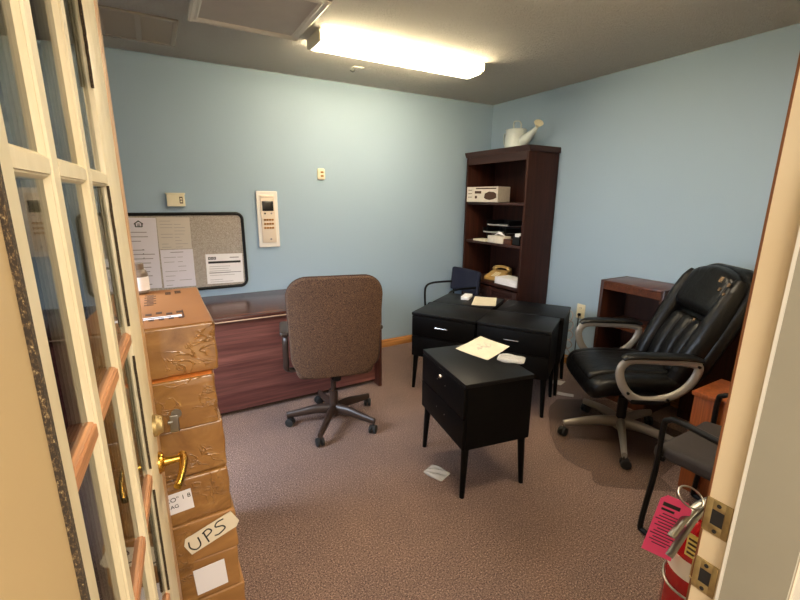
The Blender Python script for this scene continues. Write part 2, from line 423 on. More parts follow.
def bar(mb, p0, p1, side, mi=0, mw=.048):
    """muntin with sloped beads; side = axis across it in the door plane"""
    p0, p1, sd = Vector(p0), Vector(p1), Vector(side); yv = Vector((0, 1, 0)); h = mw/2
    pr = [(-h, .009), (-h*.74, .003), (-h*.62, .003), (-h*.56, 0), (h*.56, 0), (h*.62, .003), (h*.74, .003), (h, .009), (h, .02), (h*.5, .039), (-h*.5, .039), (-h, .02)]
    mb.prism([p0+sd*a+yv*c for a, c in pr], p1-p0, mi=mi)
for x in ms:
    b = MB(); bar(b, (x, 0, zr[0]), (x, 0, zr[5]), (1, 0, 0)); b.build('muntin', m_cream, dr)
xs = [s1, ms[0], ms[1], s2]
for i in (1, 2, 3, 4):
    for k in range(3):
        a = xs[k]+(mw*.45 if k else 0); c = xs[k+1]-(mw*.45 if k < 2 else 0)
        b = MB(); bar(b, (a, .0008, zr[i]), (c, .0008, zr[i]), (0, 0, 1), 0, .030)
        o = b.build('muntin', m_cream if i == 4 else m_rawwood, dr)
        if i != 4: o['label'] = 'bare wood crossbar'
for i in range(5):
    for k in range(3):
        b = MB(); b.box(((xs[k]+xs[k+1])/2, .011, (zr[i]+zr[i+1])/2), (xs[k+1]-xs[k]-.004, .004, zr[i+1]-zr[i]-.004)); b.build('pane', m_glass, dr, False)
# cracked paint line along the lites
b = MB()
for z0, z1 in ((1.74, 1.90), (1.27, 1.56), (.92, 1.20), (.57, .86), (.22, .5)):
    n = 14
    for k in range(n):
        za, zb = z0+(z1-z0)*k/n, z0+(z1-z0)*(k+1)/n; wd = (.003+.006*random.random()) if z0 > 1.6 else (.0012+.0016*random.random())
        b.box((s2-.004+random.uniform(-.002, .002), .0012, (za+zb)/2), (wd, .005, zb-za+.002))
o = b.build('paint_crack', m_worn, dr); o['label'] = 'dark cracked paint line'
# lever handle and deadbolt
def hw(y, z): return Vector((ds(y), 0, z))
p = hw(-2.56, .835)
b = MB(); b.lathe([(.0, 0), (.030, 0), (.030, .004), (.026, .010), (.014, .014), (.0115, .03), (.0105, .062), (.0, .062)], M=Matrix.Translation(p) @ Matrix.Rotation(R(90), 4, 'X'))
b.tube([p+Vector((.012, -.056, 0)), p+Vector((-.01, -.06, 0)), p+Vector((-.06, -.058, .001)), p+Vector((-.115, -.050, 0)), p+Vector((-.128, -.046, -.001))], [.011, .0115, .010, .009, .0095], 12, 4)
b.lathe([(0, -.0115), (.008, -.010), (.0115, -.004), (.0115, .004), (.008, .010), (0, .0115)], M=Matrix.Translation(p+Vector((.012, -.056, 0))))
o = b.build('door_handle', m_brass, dr); o['label'] = 'polished brass lever handle'
p = hw(-2.565, .95)
b = MB(); b.lathe([(0, 0), (.029, 0), (.029, .008), (.024, .015), (.022, .022), (.0, .024)], M=Matrix.Translation(p) @ Matrix.Rotation(R(90), 4, 'X'))
dbo = b.build('deadbolt', m_oldbrass, dr)
b = MB(); b.rbox(p+Vector((0, -.049, -.006)), (.006, .022, .05), .003, 3); b.cyl(p+Vector((0, -.034, 0)), p+Vector((0, -.045, 0)), .006, seg=12)
b.lathe([(.004, -.002), (.013, -.002), (.013, .002), (.004, .002)], M=Matrix.Translation(p+Vector((0, -.056, .022))) @ Matrix.Rotation(R(90), 4, 'Y'))
o = b.build('thumb_turn', m_steel, dbo); o['label'] = 'steel thumb turn'

# ------------------------------------------------------------------ ceiling things
t = thing('ceiling_light', 'glowing long fluorescent wraparound fixture on the ceiling', 'ceiling light', (-1.695, -.96, H))
LL, LW = 1.29, .25
b = MB(); b.box((0, 0, -.004), (LL-.02, LW*.72, .007)); b.build('housing', m_housing, t)
prof = [(-.115, -.008), (-.118, -.045), (-.108, -.060), (-.085, -.068), (-.05, -.070), (.05, -.070), (.085, -.068), (.108, -.060), (.118, -.045), (.115, -.008)]
m_diff = mat('fixture_diffuser', S(240, 230, 200), .4); nt, bb, N, L = nodes(m_diff)
v = coords(m_diff); sx = N('ShaderNodeSeparateXYZ'); L(v, sx.inputs[0])
ab = N('ShaderNodeMath'); ab.operation = 'ABSOLUTE'; L(sx.outputs[1], ab.inputs[0])
rr = ramp(m_diff, ab.outputs[0], [(0, (1, 1, 1, 1)), (.045, (.9, .9, .9, 1)), (.075, (.45, .45, .45, 1)), (.096, (.06, .06, .06, 1)), (.109, (.05, .05, .05, 1)), (.1135, (1.5, 1.5, 1.5, 1))])
mu = N('ShaderNodeMath'); mu.operation = 'MULTIPLY'; L(rr, mu.inputs[0]); mu.inputs[1].default_value = LAMP
L(mu.outputs[0], bb.inputs['Emission Strength'])
L(ramp(m_diff, ab.outputs[0], [(.05, (1, .85, .66, 1)), (.10, (1, .83, .52, 1))]), bb.inputs['Emission Color'])
b = MB(); b.prism([(-LL/2+.012, y, z) for y, z in prof], (LL-.024, 0, 0)); b.build('diffuser', m_diff, t)
for s in (-1, 1):
    b = MB(); b.prism([(s*(LL/2-.012), y*1.01, z*1.02+.0) for y, z in prof]+[(s*(LL/2-.012), LW*.45, -.001), (s*(LL/2-.012), -LW*.45, -.001)], (s*.012, 0, 0)); o = b.build('end_cap', m_ivory, t); o['label'] = 'ivory end cap'
t2 = copy_tree(t); t2.location = (-1.75, -2.80, H); t2['label'] = 'second fluorescent fixture, on the ceiling just inside the doorway'; t2['category'] = 'ceiling light'
t = thing('ceiling_vent', 'grey louvred vent grille with two sections on the ceiling', 'vent', (-3.275, -.525, H))
b = MB()
for s in (-1, 1): b.box((s*.19, 0, -.006), (.028, .48, .012), bev=.003); b.box((0, s*.226, -.006), (.40, .028, .012), bev=.003)
b.box((0, 0, -.006), (.03, .44, .012)); b.build('frame', m_vent, t)
b = MB()
for k in range(34):
    for s in (-1, 1): b.box((s*.095, -.208+k*.0126, -.004), (.162, .0085, .0015), M=None)
b.box((0, 0, -.001), (.37, .44, .001)); b.build('louvres', m_vent, t)
t = thing('attic_hatch', 'square framed attic access panel in the ceiling', 'attic hatch', (-2.716, -1.145, H))
b = MB(); b.box((0, 0, -.004), (.55, .55, .008)); b.build('panel', m_hatch, t)
b = MB()
for s in (-1, 1):
    for ax in (0, 1):
        pr = [(.0, 0), (.0, -.012), (.012, -.020), (.03, -.014), (.042, -.018), (.052, -.008), (.052, 0)]
        h = .315
        if ax == 0: pts = [(s*(h-a), -h, z) for a, z in pr]; vec = (0, 2*h, 0)
        else: pts = [(-h, s*(h-a), z) for a, z in pr]; vec = (2*h, 0, 0)
        b.prism(pts, vec)
b.build('moulding', m_housing, t)
t = thing('ceiling_hook_plate', 'small square metal plate with a hook on ceiling behind the fixture', 'hook plate', (-1.815, -.465, H))
b = MB(); b.box((0, 0, -.003), (.085, .075, .006), bev=.0015); b.build('plate', m_housing, t)
b = MB(); b.tube([(-.02, .01, -.006), (-.02, .01, -.02), (-.035, .012, -.03), (-.055, .016, -.022)], .004, 8, 4); b.build('hook', m_steel, t)

# ------------------------------------------------------------------ things on the back wall
bx0, bx1, bz0, bz1 = -3.62, -2.672, .795, 1.425
bc = ((bx0+bx1)/2, (bz0+bz1)/2); bw, bh = bx1-bx0, bz1-bz0
t = thing('bulletin_board', 'grey cork bulletin board with rounded black frame on the blue wall', 'bulletin board', (bc[0], 0, bz0))
def rrect(w, h, r, n=6):
    out = []
    for cx, cz, a0 in ((w/2-r, h/2-r, 0), (-w/2+r, h/2-r, 90), (-w/2+r, -h/2+r, 180), (w/2-r, -h/2+r, 270)):
        for k in range(n+1): a = R(a0+90*k/n); out.append((cx+r*math.cos(a), cz+r*math.sin(a)))
    return out
b = MB(); b.tube([(x, -.012, z+bh/2) for x, z in rrect(bw-.024, bh-.024, .05)], .0125, 8, closed=True); b.build('frame', m_blackplastic, t)
b = MB(); b.prism([(x, -.002, z+bh/2) for x, z in rrect(bw-.02, bh-.02, .05)], (0, -.008, 0)); b.build('cork_surface', m_cork, t)
def notice(x0, x1, z0, z1, mt, label, rot=0, extra=None, y=-.0108, name='notice_sheet', cols=1, rows=10, ink=None, top=.12, seed=1):
    rnd = random.Random(seed); w_, h_ = x1-x0, z1-z0
    b = MB(); b.box((0, 0, 0), (w_, .0012, h_))
    yy = -.0008
    for c in range(cols):
        cw = w_*.84/cols
        for k in range(rows):
            z = h_/2-h_*top-(h_*(1-top-.06))*k/max(rows-1, 1); xa = -w_*.42+c*cw
            if rnd.random() < .12: continue
            L_ = cw*rnd.uniform(.35, .92); b.box((xa+L_/2, yy, z), (L_, .0006, h_*.012), mi=1)
    if extra: extra(b, w_, h_, yy)
    o = b.build(name, [mt, ink or m_softink, m_ink], smooth=False, loc=((x0+x1)/2, y, (z0+z1)/2)); o.rotation_euler.y = rot
    tag(o, label, 'notice', 'paper notices pinned to the cork board'); return o
def logo(b, w_, h_, y):
    cx, cz = -w_*.12, h_*.42; k = .030
    b.prism([(cx-k, y, cz), (cx, y, cz+k*.8), (cx+k, y, cz), (cx+k, y, cz-.008), (cx, y, cz+k*.8-.010), (cx-k, y, cz-.008)], (0, -.0006, 0), mi=2)
    for s in (-1, 1): b.box((cx+s*k*.72, y, cz-k*.35), (.008, .0006, k*.9), mi=2)
    b.box((cx, y, cz-k*.8), (k*1.5, .0006, .007), mi=2)
    for dz in (.0, -.012): b.box((cx, y, cz-.004+dz), (.02, .0006, .006), mi=2)
    for q in range(3): b.box((-w_*.05, y, h_*(.06-.06*q)), (.006, .0006, .006), mi=2)
notice(-3.505, -3.318, .845, 1.388, m_lilac, 'tall pale notice with a small house emblem pinned at board\'s left', .03, logo, rows=13, top=.20, seed=3)
notice(-3.308, -3.082, 1.143, 1.388, m_beigep, 'beige listing sheet pinned above a white two column sheet', .02, cols=2, rows=9, seed=5)
notice(-3.310, -3.082, .838, 1.138, m_lilac, 'white sheet with two printed columns below the beige sheet', .01, lambda b, w_, h_, y: b.box((0, y, h_*.43), (w_*.4, .0006, .006), mi=1), cols=2, rows=7, top=.2, seed=8, y=-.0122)
def poster(b, w_, h_, y):
    for q in range(3):
        b.box((-w_*.405+q*.021, y, h_*.36), (.018, .0006, .022), mi=2); b.box((-w_*.405+q*.021, y-.0005, h_*.36), (.006, .0006, .011))
    b.box((0, y, h_*.22), (w_*.88, .0006, .018), mi=2); b.box((0, y, -h_*.13), (w_*.88, .0006, .006), mi=1)
    b.box((w_*.27, y, h_*.37), (w_*.25, .0006, .008), mi=1)
notice(-2.994, -2.708, .838, 1.085, m_paper, 'white notice with black header bar pinned at board\'s lower right', .02, poster, rows=8, top=.42, seed=11)
# intercom
t = thing('intercom_panel', 'tall ivory intercom panel with dark screen on blue wall', 'intercom', (-2.472, 0, 1.122))
b = MB(); b.rbox((0, -.011, .237), (.178, .022, .474), .008, 3); b.build('backplate', m_intercom, t)
b = MB(); b.box((0, -.026, .24), (.118, .010, .40), bev=.004); b.box((0, -.032, .425), (.11, .004, .012), bev=.001); b.build('faceplate', m_inter2, t)
b = MB(); b.box((0, -.033, .350), (.094, .006, .082), bev=.004); b.build('screen', m_screen, t)
for j in range(3):
    for i in range(4):
        b = MB(); b.box((-.031+i*.0215, -.033, .235-j*.034), (.018, .007, .016), bev=.002); b.build('button', m_button, t)
for x in (-.027, .027):
    b = MB(); b.cyl((x, -.031, .288), (x, -.035, .288), .007, seg=14); b.build('knob', m_screen if x < 0 else m_softink, t)
b = MB(); b.cyl((.012, -.031, .07), (.012, -.035, .07), .008, seg=14); b.build('microphone', m_softink, t)
t = thing('thermostat', 'small ivory thermostat box on wall above the bulletin board', 'thermostat', (-3.16, 0, 1.468))
b = MB(); b.rbox((0, -.016, .052), (.125, .032, .10), .006, 3); b.box((0, -.019, .098), (.135, .038, .012), bev=.003); b.build('body', m_ivory, t)
b = MB(); b.box((.036, -.0325, .05), (.022, .003, .05)); b.build('gauge', m_boxink, t)
for z in (.04, .06):
    b = MB(); b.box((.036, -.035, z), (.014, .004, .014), bev=.001); b.build('slider', m_ivory, t)
t = thing('wall_socket_plate', 'small rounded ivory socket on back wall right of the intercom', 'wall plate', (-1.98, 0, 1.70))
b = MB(); b.rbox((0, -.010, .05), (.072, .020, .10), .018, 4); b.build('cover', m_ivory, t)
for z in (.034, .066):
    b = MB(); b.box((.006, -.021, z), (.026, .003, .016), bev=.003); b.build('receptacle', m_button, t)
t = thing('power_outlet', 'ivory power outlet on right wall beside low bookcase', 'outlet', (0, -1.355, .475))
b = MB(); b.rbox((-.004, 0, .068), (.008, .086, .136), .004, 3); b.build('cover_plate', m_ivory, t)
for z in (.04, .098):
    b = MB(); b.rbox((-.009, 0, z), (.005, .034, .04), .002, 2)
    for s in (-1, 1): b.box((-.012, s*.007, z+.004), (.001, .003, .011), mi=1)
    b.build('receptacle', [m_ivory, m_ink], t)

# ------------------------------------------------------------------ desk
t = thing('desk', 'mahogany office desk against the back wall behind brown chair', 'desk', (-2.72, -.42, 0))
dx0, dx1 = -.98, .915
b = MB(); b.box(((dx0+dx1)/2, 0, .728), (dx1-dx0, .76, .030), bev=.003); b.build('desktop', m_maho_top, t)
b = MB(); b.box(((dx0+dx1)/2, -.381, .7165), (dx1-dx0, .004, .007)); o = b.build('edge_band', m_edge, t); o['label'] = 'light worn lower edge of the top'
b = MB(); b.box(((dx0+dx1)/2, -.337, .375), (dx1-dx0-.04, .022, .676)); b.build('modesty_panel', m_deskpanel, t)
b = MB(); b.box((dx1-.014, -.03, .3565), (.028, .79, .713), bev=.002); b.build('end_panel', m_maho, t)
b = MB(); b.box((dx0+.014, 0, .3565), (.028, .72, .713), bev=.002); b.build('end_panel', m_maho, t)
b = MB(); b.box((dx0+.25, .02, .40), (.42, .66, .62)); pd = b.build('pedestal', m_maho, t)
for k in range(3):
    b = MB(); b.box((dx0+.25, .36, .21+k*.2), (.40, .02, .19), bev=.002); d_ = b.build('drawer', m_maho, pd)

# ------------------------------------------------------------------ boxes by the door
zs = [0, .166, .331, .492, .655, .829, 1.0, 1.163]
jit = [(.012, 0, .6), (.006, .004, -.5), (.006, -.006, .4), (.002, .002, -.6), (-.006, .006, 1.0), (-.010, -.004, -.6), (.004, .018, 0)]
def write(mb, strokes, M, r, mi):
    for s in strokes: mb.tube([(x, y, 0) for x, y in s], r, 6, 5, M=M, mi=mi, flat=(.35, 1), upv=(0, 0, 1))
blab = ['brown cardboard box at the very bottom of the stack by door', 'cardboard box with a blank white square label, second from floor',
        'cardboard box in the stack, with a tilted handwritten UPS label', 'cardboard box with small printed white sticker, below door lever height',
        'cardboard box wrapped in clear film, beside the brass lever', 'cardboard box with orange lid edge, right under the topmost box',
        'topmost cardboard box of the stack by door with printed lid']
for k in range(7):
    h = zs[k+1]-zs[k]-.003; D = .60; Wd = .46
    jx, jy, rz = jit[k]
    t = thing('cardboard_box', blab[k], 'box', (-3.19-Wd/2+jx, -2.388+D/2+jy, zs[k]), R(rz), 'cardboard boxes stacked behind the open door')
    def sag(x, y, z, co, k=k):
        return co+Vector((.0015*math.sin(5*z+k+3*y)*abs(x), -.002*math.cos(4*x+k*2)*abs(y)*(1-z*z), 0))
    b = MB(); b.rbox((0, 0, h/2), (Wd, D, h), .008, 8, sag); b.build('carton', m_wrap if k in (3, 4, 5) else (m_card if k < 3 else m_wrap), t)
    if k == 5:
        b = MB(); b.box((0, 0, h+.0005), (Wd-.012, D-.012, .002)); b.build('lid', m_orange, t)
        b = MB(); b.box((0, 0, h+.0018), (.05, D-.02, .0008)); b.build('tape', m_wrap, t)
    # front seam tape
    b = MB(); b.box((.06, -D/2-.0045, h*.5), (.055, .001, h*.94)); b.build('tape', m_wrap, t)
    Fm = lambda x, z, rot=0, d=.0062: Matrix.Translation((x, -D/2-d, z)) @ Matrix.Rotation(R(90), 4, 'X') @ Matrix.Rotation(R(rot), 4, 'Z')
    if k == 6:
        b = MB(); zt = h+.002
        Tm = lambda x, y, rot: Matrix.Translation((x, y, zt)) @ Matrix.Rotation(R(rot), 4, 'Z')
        for j in range(9): b.box((.05+.008*(j % 2), .20-j*.022, zt), (.03, .010, .0008))
        for j in range(4): b.box((.115, .23-j*.014, zt), (.02, .008, .0008)); b.box((.15, .24-j*.014, zt), (.022, .008, .0008))
        for j in range(5): b.box((.02+.03*j, -.135+.012*(j % 3), zt), (.018, .024, .0008)); b.box((.03+.028*j, -.20, zt), (.015, .018, .0008))
        b.box((.15, -.15, zt), (.004, .1, .0008)); b.bm.faces.ensure_lookup_table()
        for f in b.bm.faces: f.material_index = 1
        b.box((0, 0, h+.0005), (Wd-.012, D-.012, .002)); b.build('lid', [m_cardtop, m_boxink], t, False)
        b = MB(); b.box((.0, -.178, zt), (.29, .026, .0012)); b.box((.05, -.178, zt+.0007), (.13, .008, .0006), mi=1); o = b.build('paper_strip', [m_paper, m_boxink], t, False, ); o['label'] = 'white paper strip on the lid'
    if k == 4:
        pass
    if k == 3:
        b = MB(); b.box((0, 0, 0), (.085, .074, .001), M=Fm(.072, .086, 4))
        b.text('CO" 1 8', .022, Fm(.072, .086, 4) @ Matrix.Translation((-.036, .008, .0008)), 1); b.text('-AG', .018, Fm(.072, .086, 4) @ Matrix.Translation((-.030, -.016, .0008)), 1)
        o = b.build('sticker', [m_paper, m_ink], t, False); o['label'] = 'small printed white sticker'
    if k == 2:
        Q = Fm(.147, .100, 20, .0085) @ Matrix.Scale(.70, 4)
        b = MB(); b.prism([(-.115, -.046, 0), (.105, -.052, 0), (.128, -.03, 0), (.118, .046, 0), (-.10, .052, 0), (-.12, .02, 0)], (0, 0, .0012), M=Q)
        write(b, [[(-.075, .026), (-.082, -.005), (-.066, -.028), (-.044, -.018), (-.038, .022)], [(-.012, .026), (-.014, -.032)], [(-.018, .024), (.008, .030), (.016, .010), (-.012, -.002)],
                  [(.078, .030), (.050, .032), (.036, .016), (.060, .002), (.064, -.016), (.034, -.026), (.016, -.020)]], Q @ Matrix.Translation((-.012, -.002, .0016)) @ Matrix.Scale(1.12, 4), .0034, 1)
        o = b.build('handwritten_label', [m_manila, m_ink], t, False); o['label'] = 'tilted cream label with black handwriting UPS'
    if k == 1:
        b = MB(); b.box((0, 0, 0), (.10, .105, .001), M=Fm(.136, .080, 3)); o = b.build('blank_label', m_paper, t, False); o['label'] = 'blank white square label'
# loose film edge flap on the stack side
t = thing('jar', 'small jar with a white label standing on the topmost cardboard box', 'jar', (-3.395, -1.81, 1.1652))
b = MB(); b.lathe([(0, 0), (.030, 0), (.033, .004), (.033, .075), (.028, .09), (.018, .098), (0, .098)]); b.build('body', m_bottle, t)
b = MB(); b.lathe([(.0335, .012), (.0338, .012), (.0338, .066), (.0335, .066)]); b.build('jar_label', m_paper, t)
b = MB(); b.lathe([(0, .096), (.022, .096), (.022, .116), (.019, .120), (0, .120)]); b.build('lid', m_bottle, t)

# ------------------------------------------------------------------ bookcase (back right corner)
BW, BD, BH = .865, .39, 2.01
t = thing('bookcase', 'tall dark walnut bookcase with open shelves in the room corner', 'bookcase', (-.4, -.522, 0), R(-90))
# local: x to the camera's right along the right wall, -y = front
hw_ = BW/2
for s in (-1, 1):
    b = MB(); b.box((s*(hw_-.0125), BD/2, (BH-.05)/2), (.025, BD, BH-.05), bev=.002); b.build('side_panel', m_dark, t)
b = MB(); b.box((0, BD-.006, BH/2), (BW-.05, .008, BH-.06)); b.build('back_panel', m_dark, t)
b = MB(); b.box((0, BD/2, BH-.0375), (BW-.05, BD-.01, .025)); b.box((0, .012, BH-.085), (BW-.05, .02, .075))
b.prism([(-hw_-.012, -.018, BH), (-hw_-.012, BD, BH), (-hw_-.012, BD, BH-.05), (-hw_-.012, -.002, BH-.05), (-hw_-.012, -.004, BH-.038), (-hw_-.012, -.014, BH-.022)], (BW+.024, 0, 0)); b.build('crown', m_darkx, t)
for z in (1.512, 1.115):
    b = MB(); b.box((0, BD/2, z-.0125), (BW-.052, BD-.03, .025), bev=.002); b.build('shelf', m_darkx, t)
b = MB(); b.box((0, BD/2-.012, .70), (BW-.052, BD-.01, .03), bev=.003); b.build('cabinet_top', m_darkx, t)
b = MB(); b.box((0, .03, .05), (BW-.052, .02, .10)); b.build('plinth', m_dark, t)
for s in (-1, 1):
    b = MB(); cx = s*(BW-.056)/4; dw = (BW-.06)/2
    b.box((cx, .012, .385), (dw-.1, .012, .46))
    for q in (-1, 1): b.box((cx+q*(dw/2-.027), .010, .385), (.05, .022, .565), bev=.004); b.box((cx, .010, .385+q*.257), (dw-.09, .022, .05), bev=.004)
    b.rbox((cx, .006, .385), (dw-.14, .014, .40), .006, 2)
    d_ = b.build('door', m_darkx, t)
    b = MB(); b.lathe([(0, 0), (.006, 0), (.006, .012), (.012, .018), (.012, .024), (0, .028)], M=Matrix.Translation((cx-s*(dw/2-.03), -.001, .5)) @ Matrix.Rotation(R(90), 4, 'X')); b.build('knob', m_oldbrass, d_)
def BC(y, depth, z): return (-.4+depth, y, z)       # world point on a shelf, depth from the front edge
# watering can on top
t = thing('watering_can', 'pale grey watering can on top of the tall bookcase', 'watering can', BC(-.605, .17, BH+.0005), R(-83))
b = MB(); b.lathe([(0, 0), (.102, 0), (.106, .004), (.102, .012), (.098, .11), (.095, .165), (.099, .172), (.095, .179), (.07, .183), (0, .183)], seg=32); b.build('body', m_galv, t)
b = MB(); b.tube([(.06, 0, .060), (.12, 0, .085), (.19, 0, .135), (.232, 0, .172)], [.062, .050, .027, .013], 14, 5); b.tube([(.06, 0, .13), (.12, 0, .105)], .006, 8); b.build('spout', m_galv, t)
b = MB(); d_ = Vector((.62, -.42, .66)).normalized(); q = Vector((.232, 0, .172))
b.lathe([(.012, 0), (.014, .006), (.040, .045), (.043, .050), (.040, .054), (0, .060)], M=Matrix.Translation(q) @ d_.to_track_quat('Z', 'Y').to_matrix().to_4x4()); b.build('rose', m_ivory, t)
b = MB(); b.tube([(-.03, 0, .18), (-.035, 0, .235), (-.02, 0, .255), (.03, 0, .25), (.052, 0, .225), (.055, 0, .18)], .0085, 10, 5, flat=(.6, 1.3)); b.build('top_handle', m_galv, t)
b = MB(); b.tube([(-.094, 0, .155), (-.130, 0, .155), (-.143, 0, .13), (-.135, 0, .06), (-.102, 0, .02)], .0085, 10, 5, flat=(.6, 1.3)); b.build('side_handle', m_galv, t)
# printer carton
t = thing('printed_carton', 'white printed appliance carton on the bookcase upper shelf', 'carton', BC(-.335, .125, 1.5125), R(-80))
b = MB(); b.box((0, -.03, .077), (.40, .20, .150), bev=.003); nf0 = len(b.bm.faces); y = -.1306
b.box((.05, y, .135), (.26, .001, .012)); b.box((-.05, y, .098), (.085, .001, .026)); b.cyl((-.075, y, .05), (-.075, y-.001, .05), .015, seg=16)
b.prism([(.03, y, .045), (.055, y, .03), (.10, y, .022), (.15, y, .03), (.185, y, .045), (.18, y, .085), (.15, y, .10), (.09, y, .105), (.04, y, .085)], (0, -.001, 0))
for k in range(3): b.box((-.155, y, .12-k*.035), (.05, .001, .006))
for f in list(b.bm.faces)[nf0:]: f.material_index = 1
b.build('carton', [m_boxwhite, m_boxink], t, False)
# letter tray with papers
t = thing('letter_tray', 'black two tier letter tray on the bookcase middle shelf', 'letter tray', BC(-.43, .255, 1.1155), R(-90))
for z, xo in ((.085, -.03), (.165, .03)):
    b = MB(); b.box((xo, 0, z), (.32, .22, .006)); b.box((xo, -.11, z+.004), (.32, .004, .012)); b.build('tier', [m_tray], t)
    b = MB()
    for s in (-1, 1): b.box((xo+s*.158, 0, z+.025), (.004, .24, .05))
    b.box((xo, .118, z+.025), (.32, .004, .05)); b.build('tray_wall', m_blackplastic, t)
for s in (-1, 1):
    for y in (-.10, .10):
        b = MB(); b.box((s*.14, y, .085), (.008, .008, .17)); b.build('support', m_blackplastic, t)
def blockbox(name, label, cat, y, depth, z, d, mt, rz=-90, group=None, bev=.003):
    b = MB(); b.box((0, 0, d[2]/2), d, bev=bev); o = b.build(name, mt, loc=BC(y, depth, z), rz=R(rz)); return tag(o, label, cat, group)
t = thing('tissue_box', 'cream tissue box with white tissue rising, on the bookcase middle shelf', 'tissue box', BC(-.57, .07, 1.1155), R(-90))
b = MB(); b.box((0, 0, .035), (.22, .11, .07), bev=.003); b.build('box', m_boxwhite, t)
b = MB(); b.quadgrid(8, 6, lambda u, v: Vector(((u-.5)*.15, (v-.5)*.02+.01*math.sin(9*u), .07+.045*(1-abs(2*u-1.0)**1.5)*(.4+.6*math.sin(PI*v))))); b.build('tissue', m_paper, t)
blockbox('folded_papers', 'loose cream papers left of the tissue box on shelf', 'papers', -.335, .08, 1.1155, (.20, .14, .018), m_manila)
blockbox('small_wood_box', 'small brown wooden box right of the tissue box', 'box', -.735, .07, 1.1155, (.10, .10, .05), m_low)
t = thing('desk_organizer', 'small black organizer at right end of the middle shelf', 'organizer', BC(-.84, .09, 1.1155), R(-90))
b = MB(); b.box((0, 0, .004), (.09, .12, .008))
for s in (-1, 1): b.box((s*.043, 0, .045), (.004, .12, .09)); b.box((0, s*.058, .04), (.09, .004, .08))
b.build('holder', m_blackplastic, t)
b = MB(); b.box((0, .0, .075), (.07, .08, .07)); o = b.build('card_stack', m_paper, t)
# telephone
t = thing('telephone', 'tan desk telephone on the bookcase lower shelf', 'telephone', BC(-.46, .19, .7155), R(-75))
b = MB(); b.prism([(-.10, -.11, 0), (-.10, -.11, .03), (-.10, .06, .085), (-.10, .11, .085), (-.10, .11, 0)], (.20, 0, 0)); b.build('base', m_phone, t)
b = MB(); b.tube([(-.085, .075, .112), (-.03, .078, .122), (.03, .078, .122), (.085, .075, .112)], [.017, .015, .015, .017], 10, 4)
for x in (-.085, .085): b.lathe([(0, -.026), (.026, -.024), (.030, -.01), (.02, .006), (0, .010)], c=(x, .075, .112))
b.build('handset', m_phone, t)
b = MB()
for i in range(3):
    for j in range(4): b.box((-.025+i*.025, -.075+j*.025, .043+j*.008), (.017, .016, .008), bev=.002)
b.build('keypad', m_ivory, t)
b = MB()
for k in range(2):
    pass
t = None
for k, (d_, dy, lab) in enumerate((((.30, .20, .035), 0, 'lower ream of white paper by the telephone'), ((.29, .19, .030), .008, 'upper ream of white paper by the telephone, topmost of two'))):
    blockbox('paper_ream', lab, 'paper stack', -.755+dy, .11, .7155+(.0355 if k else 0), d_, m_paper, -90, 'paper reams on the lower shelf', .002)

# ------------------------------------------------------------------ low bookcase (right wall)
t = thing('low_bookcase', 'low brown open bookcase against right wall behind leather chair', 'bookcase', (-.345, -1.993, 0), R(-90))
lw, ld_, lh = .485, .33, .94
for s in (-1, 1):
    b = MB(); b.box((s*(lw/2-.012), ld_/2, lh/2), (.024, ld_, lh), bev=.002); b.build('side_panel', m_lowv, t)
b = MB(); b.box((0, ld_/2, lh-.012), (lw-.048, ld_, .024), bev=.002); b.box((0, .012, lh-.046), (lw-.048, .02, .046)); b.build('top', m_low, t)
b = MB(); b.box((0, ld_-.005, lh/2), (lw-.048, .008, lh-.05)); b.build('back_panel', m_lowv, t)
for z in (.33, .60):
    b = MB(); b.box((0, ld_/2, z), (lw-.05, ld_-.02, .03), bev=.002); b.build('shelf', m_low, t)
b = MB(); b.box((0, .02, .04), (lw-.05, .02, .08)); b.build('plinth', m_low, t)
# darker cabinet beyond leather chair back, by the door wall
t = thing('dark_cabinet', 'dark wooden cabinet at right wall glimpsed beyond leather chair', 'cabinet', (-.16, -2.81, 0), R(-90))
b = MB(); b.box((0, .084, .40), (.92, .14, .80)); b.build('carcass', m_dark, t)
b = MB(); b.box((0, .079, .812), (.94, .155, .024), bev=.003); b.build('top', m_darkx, t)
for s in (-1, 1):
    b = MB(); b.box((s*.228, .008, .42), (.44, .015, .70), bev=.003); b.build('door', m_dark, t)
# honey wood cabinet by the guest chair
t = thing('wooden_cabinet', 'low honey brown wooden cabinet between guest chair and leather chair', 'cabinet', (-.955, -3.075, 0), R(-90))
b = MB(); b.box((0, .012, .275), (.60, .024, .55), bev=.002); b.build('front_panel', m_honey, t)
b = MB(); b.box((0, .145, .561), (.62, .31, .022), bev=.003); b.build('top', m_honey, t)
for s in (-1, 1):
    b = MB(); b.box((s*.288, .16, .275), (.024, .27, .55)); b.build('side_panel', m_honey, t)

